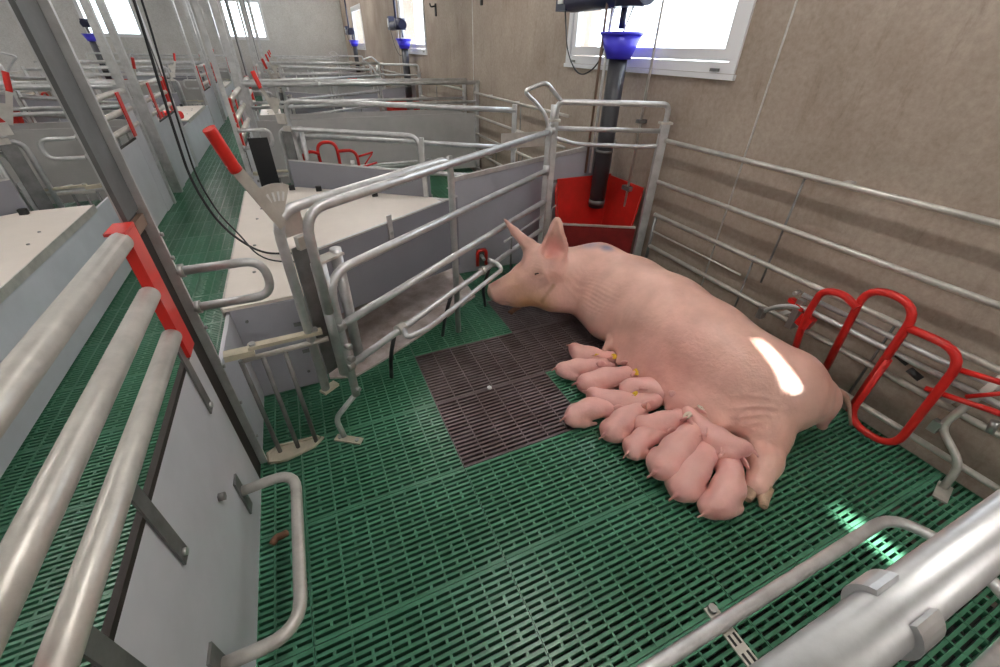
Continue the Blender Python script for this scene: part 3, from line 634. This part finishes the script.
# ------------------------------------------------------------------ animals: smooth-union volumes turned into one continuous skin
def sdf_mesh(prims, vox, lo, hi):
    lo = np.array(lo, np.float32); hi = np.array(hi, np.float32); n = np.ceil((hi-lo)/vox).astype(int)+1
    ax = [lo[i]+np.arange(n[i], dtype=np.float32)*vox for i in range(3)]
    D = np.full(n, 1.0, np.float32)
    for p in prims:
        kind = p[0]; k = p[-1]
        if kind in ('cap', 'subcap'):
            a, b_, ra, rb = np.array(p[1], np.float32), np.array(p[2], np.float32), p[3], p[4]; mn = np.minimum(a-ra, b_-rb); mx = np.maximum(a+ra, b_+rb)
        else:
            c, Rm, rd = np.array(p[1], np.float32), np.array(p[2], np.float32), np.array(p[3], np.float32); rm = rd.max(); mn = c-rm; mx = c+rm
        pad = max(k, .02)+vox*2; i0 = np.clip(((mn-pad-lo)/vox).astype(int), 0, n-1); i1 = np.clip(((mx+pad-lo)/vox).astype(int)+2, 1, n)
        sl = tuple(slice(i0[i], i1[i]) for i in range(3))
        X, Y, Z = np.meshgrid(*[ax[i][sl[i]] for i in range(3)], indexing='ij')
        if kind in ('cap', 'subcap'):
            d = b_-a; L2 = float(d@d)+1e-9; t = np.clip(((X-a[0])*d[0]+(Y-a[1])*d[1]+(Z-a[2])*d[2])/L2, 0, 1)
            v = np.sqrt((X-a[0]-t*d[0])**2+(Y-a[1]-t*d[1])**2+(Z-a[2]-t*d[2])**2)-(ra+(rb-ra)*t)
        else:
            q = np.stack([X-c[0], Y-c[1], Z-c[2]], -1)@Rm.T; k0 = np.sqrt(((q/rd)**2).sum(-1)); k1 = np.sqrt(((q/(rd*rd))**2).sum(-1))+1e-9
            v = k0*(k0-1)/k1
        o = D[sl]
        if kind.startswith('sub'):
            v = -v; h = np.maximum(k-np.abs(o-v), 0)/k; D[sl] = np.maximum(o, v)+h*h*k*.25
        else:
            h = np.maximum(k-np.abs(o-v), 0)/k; D[sl] = np.minimum(o, v)-h*h*k*.25
    S = D < 0
    c0 = [slice(0, -1)]*3; acc = None; cnt = None
    shp = tuple(n-1); pos = np.zeros(shp+(3,), np.float32); cnt = np.zeros(shp, np.float32)
    def corner(dx, dy, dz): return tuple(slice(d, d+shp[i]) for i, d in enumerate((dx, dy, dz)))
    for axis in range(3):
        for a in (0, 1):
            for b_ in (0, 1):
                o = [0, 0, 0]; oth = [i for i in range(3) if i != axis]; o[oth[0]] = a; o[oth[1]] = b_; e = list(o); e[axis] = 1
                d0 = D[corner(*o)]; d1 = D[corner(*e)]; x = (d0 < 0) != (d1 < 0)
                t = np.where(x, d0/np.where(x, d0-d1, 1), 0); cnt += x
                for i in range(3): pos[..., i] += np.where(x, (t if i == axis else o[i]), 0)
    act = cnt > 0; idx = -np.ones(shp, int); I = np.argwhere(act); idx[act] = np.arange(len(I))
    V = lo+(I+pos[act]/cnt[act][:, None])*vox
    faces = []
    for axis in range(3):
        oth = [i for i in range(3) if i != axis]; u, v_ = oth
        sl0 = [slice(1, shp[i]) for i in range(3)]; sl0[axis] = slice(0, shp[axis]); sl1 = list(sl0); sl1[axis] = slice(1, shp[axis]+1)
        d0 = S[tuple(sl0)]; d1 = S[tuple(sl1)]; E_ = np.argwhere(d0 != d1); ins = d0[d0 != d1]
        off = np.array([1 if i != axis else 0 for i in range(3)]); E_ = E_+off
        def at(du, dv):
            q = E_.copy(); q[:, u] -= du; q[:, v_] -= dv; return idx[q[:, 0], q[:, 1], q[:, 2]]
        Q = np.stack([at(1, 1), at(0, 1), at(0, 0), at(1, 0)], 1)
        flip = ins if axis != 1 else ~ins
        Q[~flip] = Q[~flip][:, ::-1]; faces.append(Q)
    return V, np.concatenate(faces)
def smooth_pts(V, Fq, it=3, lam=.5):
    for _ in range(it):
        A = np.zeros_like(V); c = np.zeros(len(V))
        for a in range(4):
            for b_ in ((a+1) % 4, (a+3) % 4): np.add.at(A, Fq[:, a], V[Fq[:, b_]]); np.add.at(c, Fq[:, a], 1)
        V = V+(A/c[:, None]-V)*lam
    return V
def skin_obj(name, V, Fq, col, mt):
    me = bpy.data.meshes.new(name); me.from_pydata(V.tolist(), [], Fq.tolist()); me.polygons.foreach_set('use_smooth', [True]*len(me.polygons))
    ca = me.color_attributes.new('tint', 'FLOAT_COLOR', 'POINT'); ca.data.foreach_set('color', np.concatenate([col, np.ones((len(col), 1))], 1).astype(np.float32).ravel())
    me.materials.append(M[mt]); me.update(); return me
def frame(z, x):   # rows = local axes (x, y, z)
    z = Vector(z).normalized(); x = Vector(x); x = (x-z*x.dot(z)).normalized(); y = z.cross(x); return [list(x), list(y), list(z)]
ID = [[1, 0, 0], [0, 1, 0], [0, 0, 1]]

# the sow, lying on her side with the head raised, back to the wall
SOW = []
def C_(a, b_, ra, rb, k=.06): SOW.append(('cap', a, b_, ra, rb, k))
def E_(c, Rm, rd, k=.05): SOW.append(('ell', c, Rm, rd, k))
def SE(c, Rm, rd, k=.02): SOW.append(('subell', c, Rm, rd, k))
def SC(a, b_, ra, rb, k=.02): SOW.append(('subcap', a, b_, ra, rb, k))
sp_ = [(1.47, 1.80, .265, .20), (1.52, 1.56, .25, .228), (1.545, 1.30, .24, .24), (1.565, 1.05, .222, .234), (1.595, .86, .204, .212), (1.68, .73, .20, .192)]
for a, b_ in zip(sp_, sp_[1:]): C_(a[:3], b_[:3], a[3], b_[3], .04)
C_((1.29, 1.86, .30), (1.45, 1.80, .272), .162, .203, .06)            # neck
C_((1.58, .78, .18), (1.52, .64, .12), .15, .105, .08)                # thigh
C_((1.52, .585, .085), (1.42, .525, .07), .074, .060, .05)               # shank
C_((1.42, .52, .066), (1.315, .465, .045), .060, .043, .03)            # pastern
C_((1.43, 1.74, .17), (1.40, 1.56, .15), .155, .135, .08)              # chest
E_((1.36, 1.05, .115), ID, (.11, .36, .10), .10)                      # udder
for i in range(6): C_((1.30, .78+.12*i, .11), (1.255, .775+.12*i, .085), .035, .014, .03)
C_((1.745, .675, .19), (1.815, .63, .175), .145, .095, .06)                # buttock
C_((1.815, .575, .13), (1.82, .555, .075), .036, .022, .03)             # vulva
# head
hc = Vector((1.14, 1.89, .345)); nz = Vector((.872, 1.972, .205)); hd_ = (nz-hc).normalized()
C_(hc, hc+hd_*.09-Vector((0, 0, .005)), .132, .098, .05)
C_((1.105, 1.905, .40), (1.14, 1.88, .42), .058, .07, .05)             # brow
C_(hc+hd_*.09-Vector((0, 0, .015)), nz-hd_*.018, .086, .056, .05)
C_((1.16, 1.85, .225), (1.0, 1.915, .19), .10, .066, .05)              # jaw
C_((1.0, 1.915, .185), (.92, 1.95, .165), .058, .038, .04)
C_((1.19, 1.81, .205), (1.24, 1.79, .20), .10, .10, .06)               # jowl
C_(nz-hd_*.10, nz-hd_*.02, .06, .054, .03)
E_(nz+hd_*.008, frame(hd_, (0, 0, 1)), (.064, .060, .018), .006)       # snout disc
sxv = hd_.cross(Vector((0, 0, 1))).normalized()
for sg in (-1, 1): SE(nz+hd_*.026+sxv*.022*sg-Vector((0, 0, .004)), frame(hd_, (0, 0, 1)), (.016, .012, .018), .004)
SC(nz-hd_*.02+Vector((.005, -.045, -.055)), hc+hd_*.11+Vector((.02, -.085, -.115)), .009, .009, .008)   # mouth line
# ears
ec = Vector((1.172, 1.835, .50)); en = Vector((-.62, -.74, .22)).normalized(); eu = Vector((.05, .10, 1))
E_(ec-Vector((0, 0, .02)), frame(en, eu), (.115, .080, .019), .022)
E_(ec+eu.normalized()*.085, frame(en, eu), (.085, .040, .014), .03)
SE(ec+en*.032+Vector((0, 0, -.02)), frame(en, eu), (.105, .062, .036), .010)
SE(ec+en*.028+eu.normalized()*.085, frame(en, eu), (.070, .026, .026), .012)
SE(ec+en*.012-Vector((0, 0, .055)), frame(en, eu), (.040, .018, .03), .012)
C_((1.16, 1.82, .38), (1.165, 1.825, .43), .06, .045, .05)
e2 = Vector((1.10, 2.00, .455)); t2 = Vector((.985, 2.09, .585))
C_((1.12, 1.96, .41), e2, .06, .042, .05)
C_(e2, e2+(t2-e2)*.6, .040, .024, .02); C_(e2+(t2-e2)*.6, t2+Vector((-.01, -.01, .02)), .024, .008, .015)
SC(e2+Vector((-.035, -.035, .05)), t2+Vector((-.04, -.05, -.01)), .030, .018, .012)
# skin folds
SE((1.055, 1.79, .372), frame((-.5, -.8, .2), (-.9, .4, -.2)), (.022, .012, .012), .012)
V, Fq = sdf_mesh(SOW, .0070, (.80, .36, -.03), (1.98, 2.30, .68))
V = smooth_pts(V, Fq, 2, .4); V[:, 2] = np.maximum(V[:, 2], .0035)
def wrinkle(c, r, kv, amp):
    nrm = V-np.stack([np.interp(V[:, 1], [.7, 1.8], [1.65, 1.47]), V[:, 1], np.full(len(V), .22)], 1); nrm /= np.linalg.norm(nrm, axis=1)[:, None]+1e-6
    d = np.sqrt(((V-np.array(c))**2).sum(1)); wg = np.clip(1-d/r, 0, 1)**1.3; ph = V@np.array(kv)+.8*np.sin(V[:, 1]*23+V[:, 2]*17); V[:] = V-nrm*(amp*wg*np.abs(np.sin(ph)))[:, None]
wrinkle((1.33, 1.56, .28), .17, (40, 25, 130), .006); wrinkle((1.44, .66, .22), .15, (95, 95, 0), .006); wrinkle((1.25, 1.72, .30), .12, (110, 60, 20), .006); wrinkle((1.05, 1.80, .40), .07, (60, 40, 170), .004)
base = np.array([.84, .53, .45]); col = np.tile(base, (len(V), 1))
def tint(c, r, rgb, amt, sq=(1, 1, 1)):
    d = np.sqrt((((V-np.array(c))/np.array(sq))**2).sum(1)); wgt = np.clip(1-d/r, 0, 1); wgt = (wgt*wgt*(3-2*wgt)*amt)[:, None]; col[:] = col*(1-wgt)+np.array(rgb)*wgt
tint((1.35, 1.0, .14), .42, (.74, .34, .30), .75); tint((1.5, .6, .1), .25, (.72, .37, .30), .6)
tint((1.03, 1.85, .17), .17, (.62, .34, .13), .8); tint((1.12, 1.78, .19), .10, (.62, .36, .14), .7); tint((.97, 1.90, .30), .12, (.70, .42, .27), .5); tint((1.05, 1.80, .37), .05, (.50, .26, .20), .7); tint(tuple(ec+en*.0-Vector((0, 0, .045))), .05, (.25, .09, .07), .9); tint((.92, 1.97, .22), .09, (.62, .33, .28), .8); tint(tuple(nz), .05, (.62, .26, .25), .9)
tint(tuple(ec+Vector((-.01, -.01, .0))), .12, (.62, .22, .19), .9); [tint((1.135-.05*q/6, 1.752+.02*q/6, .31-.10*q/6), .022, (.36, .18, .07), .7) for q in range(7)]
tint((1.82, .55, .12), .08, (.62, .27, .28), .9)
tint((1.475, 1.76, .475), .065, (.24, .25, .38), .95); tint((1.42, 1.84, .46), .09, (.46, .43, .54), .8)
tint((1.76, .62, .33), .16, (.68, .34, .26), .5)
sme = skin_obj('sow', V-np.array([1.55, 1.2, 0]), Fq, col, 'skin')
t = Thing('sow', (1.55, 1.2, 0), 'large pink sow lying on her side nursing her piglets', 'pig')
body = bpy.data.objects.new('body', sme); COL.objects.link(body); body.parent = t.o
for c, d in (((1.300, .470, .040), (-.85, -.40, -.12)), ((1.322, .438, .040), (-.75, -.6, -.12))):
    d = Vector(d).normalized(); t.part('hoof', MB().tube([Vector(c)-d*.012, Vector(c)+d*.02, Vector(c)+d*.065], .033, .0, 12, r2=.014), 'hoof')
t.part('tail', MB().tube([(1.84, .60, .235), (1.915, .575, .205), (1.945, .545, .14), (1.96, .51, .06)], .017, .06, 10, r2=.006), 'tail')
def snap(p, dirv=None):
    i = np.argmin(((V-np.array(p))**2).sum(1)); return Vector(V[i])
ep = snap((1.055, 1.80, .372))
t.part('eye', MB().tube([ep+Vector((.016, -.002, .004)), ep+Vector((.004, .003, .002)), ep+Vector((-.012, .006, -.004))], .007, .004, 10, r2=.005), 'eye')
sow = t.o

# piglets: three body shapes, thirteen individuals
def piglet_mesh(name, bendy, plump):
    P = []
    def c(a, b_, ra, rb, k=.018): P.append(('cap', a, b_, ra, rb, k))
    c((-.095, 0, .052), (-.02, 0, .056), .047*plump, .052*plump); c((-.02, 0, .056), (.06, 0, .054), .052*plump, .043)
    c((.06, 0, .054), (.115, 0, .056), .041, .037); c((.115, 0, .056), (.165, 0, .042), .036, .020); c((.165, 0, .042), (.178, 0, .038), .019, .017, .01)
    for sg in (-1, 1):
        c((-.085, .027*sg, .042), (-.055, .047*sg, .026), .036, .024, .010); c((-.06, .046*sg, .02), (-.03, .052*sg, .012), .016, .010, .01); c((-.03, .052*sg, .012), (-.005, .052*sg, .009), .010, .008, .006)
        c((.065, .030*sg, .035), (.075, .042*sg, .018), .022, .013); c((.075, .042*sg, .016), (.115, .042*sg, .010), .011, .008, .008)
        n_ = Vector((.35, .85*sg, .35)); P.append(('ell', (.085, .040*sg, .092), frame(n_, (-.75, .35*sg, .5)), (.034, .021, .0062), .006))
    c((-.140, 0, .070), (-.158, .010, .045), .0058, .0045, .004)
    V, Q = sdf_mesh(P, .0042, (-.18, -.085, -.008), (.21, .085, .14)); V = smooth_pts(V, Q, 2, .4)
    V[:, 2] = np.maximum(V[:, 2], .001)
    x = V[:, 0].copy(); V[:, 1] += bendy*(x/.15)**2*.05-bendy*.02
    col = np.tile(np.array([.85, .50, .46]), (len(V), 1))
    for cpt, r, rgb in (((.175, 0, .04), .05, (.62, .26, .24)), ((.09, .04, .09), .035, (.66, .28, .26)), ((.09, -.04, .09), .035, (.66, .28, .26)), ((-.14, 0, .06), .05, (.68, .30, .28))):
        d = np.sqrt(((V-np.array(cpt))**2).sum(1)); wg = np.clip(1-d/r, 0, 1)[:, None]*.8; col = col*(1-wg)+np.array(rgb)*wg
    return skin_obj(name, V, Q, col, 'skin_piglet')
PM = [piglet_mesh('piglet_body', 0, 1.0), piglet_mesh('piglet_body', 1, 1.05), piglet_mesh('piglet_body', -1, .96)]
tagm = {}
for c_ in ('yellow', 'tagw'): tagm[c_] = MB().cyl((0, 0, 0), (0, 0, 1), .0155, .004, 14).cyl((0, 0, .004), (0, 0, 1), .006, .006, 10).mesh('ear_tag', M[c_])
PIG = [  # x, y, z lift, yaw, pitch, roll, scale, shape, tag colour, tag side, label
 (1.215, 1.385, 0, -42, 0, 5, .95, 1, 'yellow', -1, 'piglet nearest the sow\'s head, topmost of the litter'),
 (1.085, 1.320, 0, -15, 0, -8, .90, 0, 'yellow', 1, 'piglet with yellow tag tucked between the topmost and the long third one'),
 (1.160, 1.180, .004, -12, 3, 0, 1.12, 0, 'yellow', -1, 'long piglet with round yellow ear tag and dusty snout at the belly'),
 (1.120, 1.030, .012, -34, 4, 6, 1.06, 1, None, 1, 'smooth piglet lying just below the long dusty-snouted one'),
 (1.250, .985, .055, -50, 4, 0, .98, 2, 'tagw', 1, 'piglet pressed to the udder behind the smooth one, pale ear tag'),
 (.965, 1.030, 0, -14, 0, 0, 1.0, 2, None, 1, 'leftmost piglet lying on the edge of the iron grate'),
 (1.070, .940, .004, 16, 3, 0, 1.02, 0, 'yellow', 1, 'piglet with upright yellow ear tag beside the leftmost one'),
 (1.215, .855, .020, -8, 5, 4, 1.0, 1, None, 1, 'piglet squeezed in the middle of the litter without visible tag'),
 (1.085, .800, 0, 2, 0, -6, .92, 2, None, 1, 'small piglet with its rump out, under the white-tagged one'),
 (1.145, .705, .026, 17, 5, 0, 1.18, 0, 'tagw', 1, 'piglet with large white ear tag lying over its neighbour'),
 (1.155, .620, .004, 22, 4, 0, 1.15, 0, None, 1, 'second piglet from the sow\'s hind hoof'),
 (1.195, .525, .004, 33, 3, 0, 1.08, 1, None, 1, 'piglet right beside the sow\'s hind hoof'),
 (1.300, .680, .075, 98, -6, -10, .95, 2, 'tagw', -1, 'wrinkled piglet lying along the thigh of the sow')]
for i, (x, y, z, yw, pt, rl, s_, sh, tg, sd_, lb_) in enumerate(PIG):
    r = bpy.data.objects.new('piglet', None); r.empty_display_size = .03; COL.objects.link(r); r.location = (x, y, .0035+z); r.rotation_euler = (rad(rl), rad(-pt), rad(yw)); r.scale = (s_*1.12, s_*.98, s_*.98)
    lab(r, 'pink ' + lb_, 'piglet', 'nursing piglets')
    bo = bpy.data.objects.new('body', PM[sh]); COL.objects.link(bo); bo.parent = r
    if tg:
        e = bpy.data.objects.new('ear_tag', tagm[tg]); COL.objects.link(e); e.parent = r; e.location = (.086, .040*sd_, .108); e.rotation_euler = (rad(-35*sd_), rad(-20), 0)
        e['label'] = 'round yellow ear tag' if tg == 'yellow' else 'pale round ear tag'

# a sow in a far pen
c = copy_tree(sow); c.location = (1.2, PP*2+1.2, 0); c['label'] = 'pink sow lying in a far pen behind the rails'; c['group'] = 'sows'; sow['group'] = 'sows'

# ------------------------------------------------------------------ small things
for i, (dx, dy, x2, y2, lb_) in enumerate([(0, 0, .50, 2.28, 'black cable hanging from the ceiling and looping onto the cream lid'), (.02, .03, .25, 2.12, 'thinner black cable hanging beside the thick one over the aisle')]):
    pts = [(-.43+dx, 2.4+dy, ZC), (-.45+dx, 2.4+dy, 1.533), (-.48+dx, 2.4+dy, 1.2), (-.50+dx, 2.4+dy, .876), (-.46+dx, 2.38+dy, .70), (-.40+dx, 2.35+dy, .60), (-.30, 2.30-i*.09, .516), (-.1, 2.22-i*.12, .516), (x2, y2, .516)]
    solo('cable', MB().tube(pts, .0055-.0015*i, .12, 10), 'black', (-.43+dx, 2.4+dy, ZC), lb_, 'cable')
solo('manure_clump', MB().tube([(1.0, 2.02, .003), (1.03, 2.03, .014), (1.07, 2.05, .013), (1.09, 2.06, .003)], .016, .02, 10), 'dirt', (1.04, 2.03, 0), 'small brown clump on the green tiles before the snout', 'dirt')
solo('manure_clump', MB().tube([(-.385, .985, .003), (-.37, 1.0, .012), (-.35, 1.0, .010), (-.34, 1.01, .003)], .012, .02, 10), 'dirt', (-.36, 1.0, 0), 'small brown clump by the white panel', 'dirt')
for (x, y, z) in ((XW-.02, 5.3, 1.78), (XW-.02, 7.0, 1.75)):
    t = Thing('wall_hook', (x, y, z), 'dark hook on the concrete wall %s' % ('above the double fence' if y < 6 else 'left of the second window'), 'hook')
    t.part('plate', MB().box(x, XW-.001, y-.02, y+.02, z, z+.14), 'black'); t.part('hook', MB().tube([(x, y, z+.11), (x-.06, y, z+.10), (x-.07, y, z+.14)], .01, .02, 8), 'black')

t = Thing('lid_lifter', (-1.6, 7.7, .508), 'red bar lying across the cream lid of the second left creep box', 'handle')
t.part('grip', MB().tube([(-1.90, 8.0, .55), (-1.42, 7.75, .55)], .05, n=14), 'red_plastic'); t.part('foot', MB().box(-1.72, -1.62, 7.82, 7.92, .507, .52), 'galv')

t = Thing('rubber_flap', (-.29, 3.95, .006), 'black rubber flap beside the looped handle of the second right-hand pen', 'flap')
t.part('flap', MB().box(-.355, -.215, 3.945, 3.955, .42, .80), 'black'); t.part('stem', MB().box(-.295, -.275, 3.956, 3.968, .004, .80), 'galv')
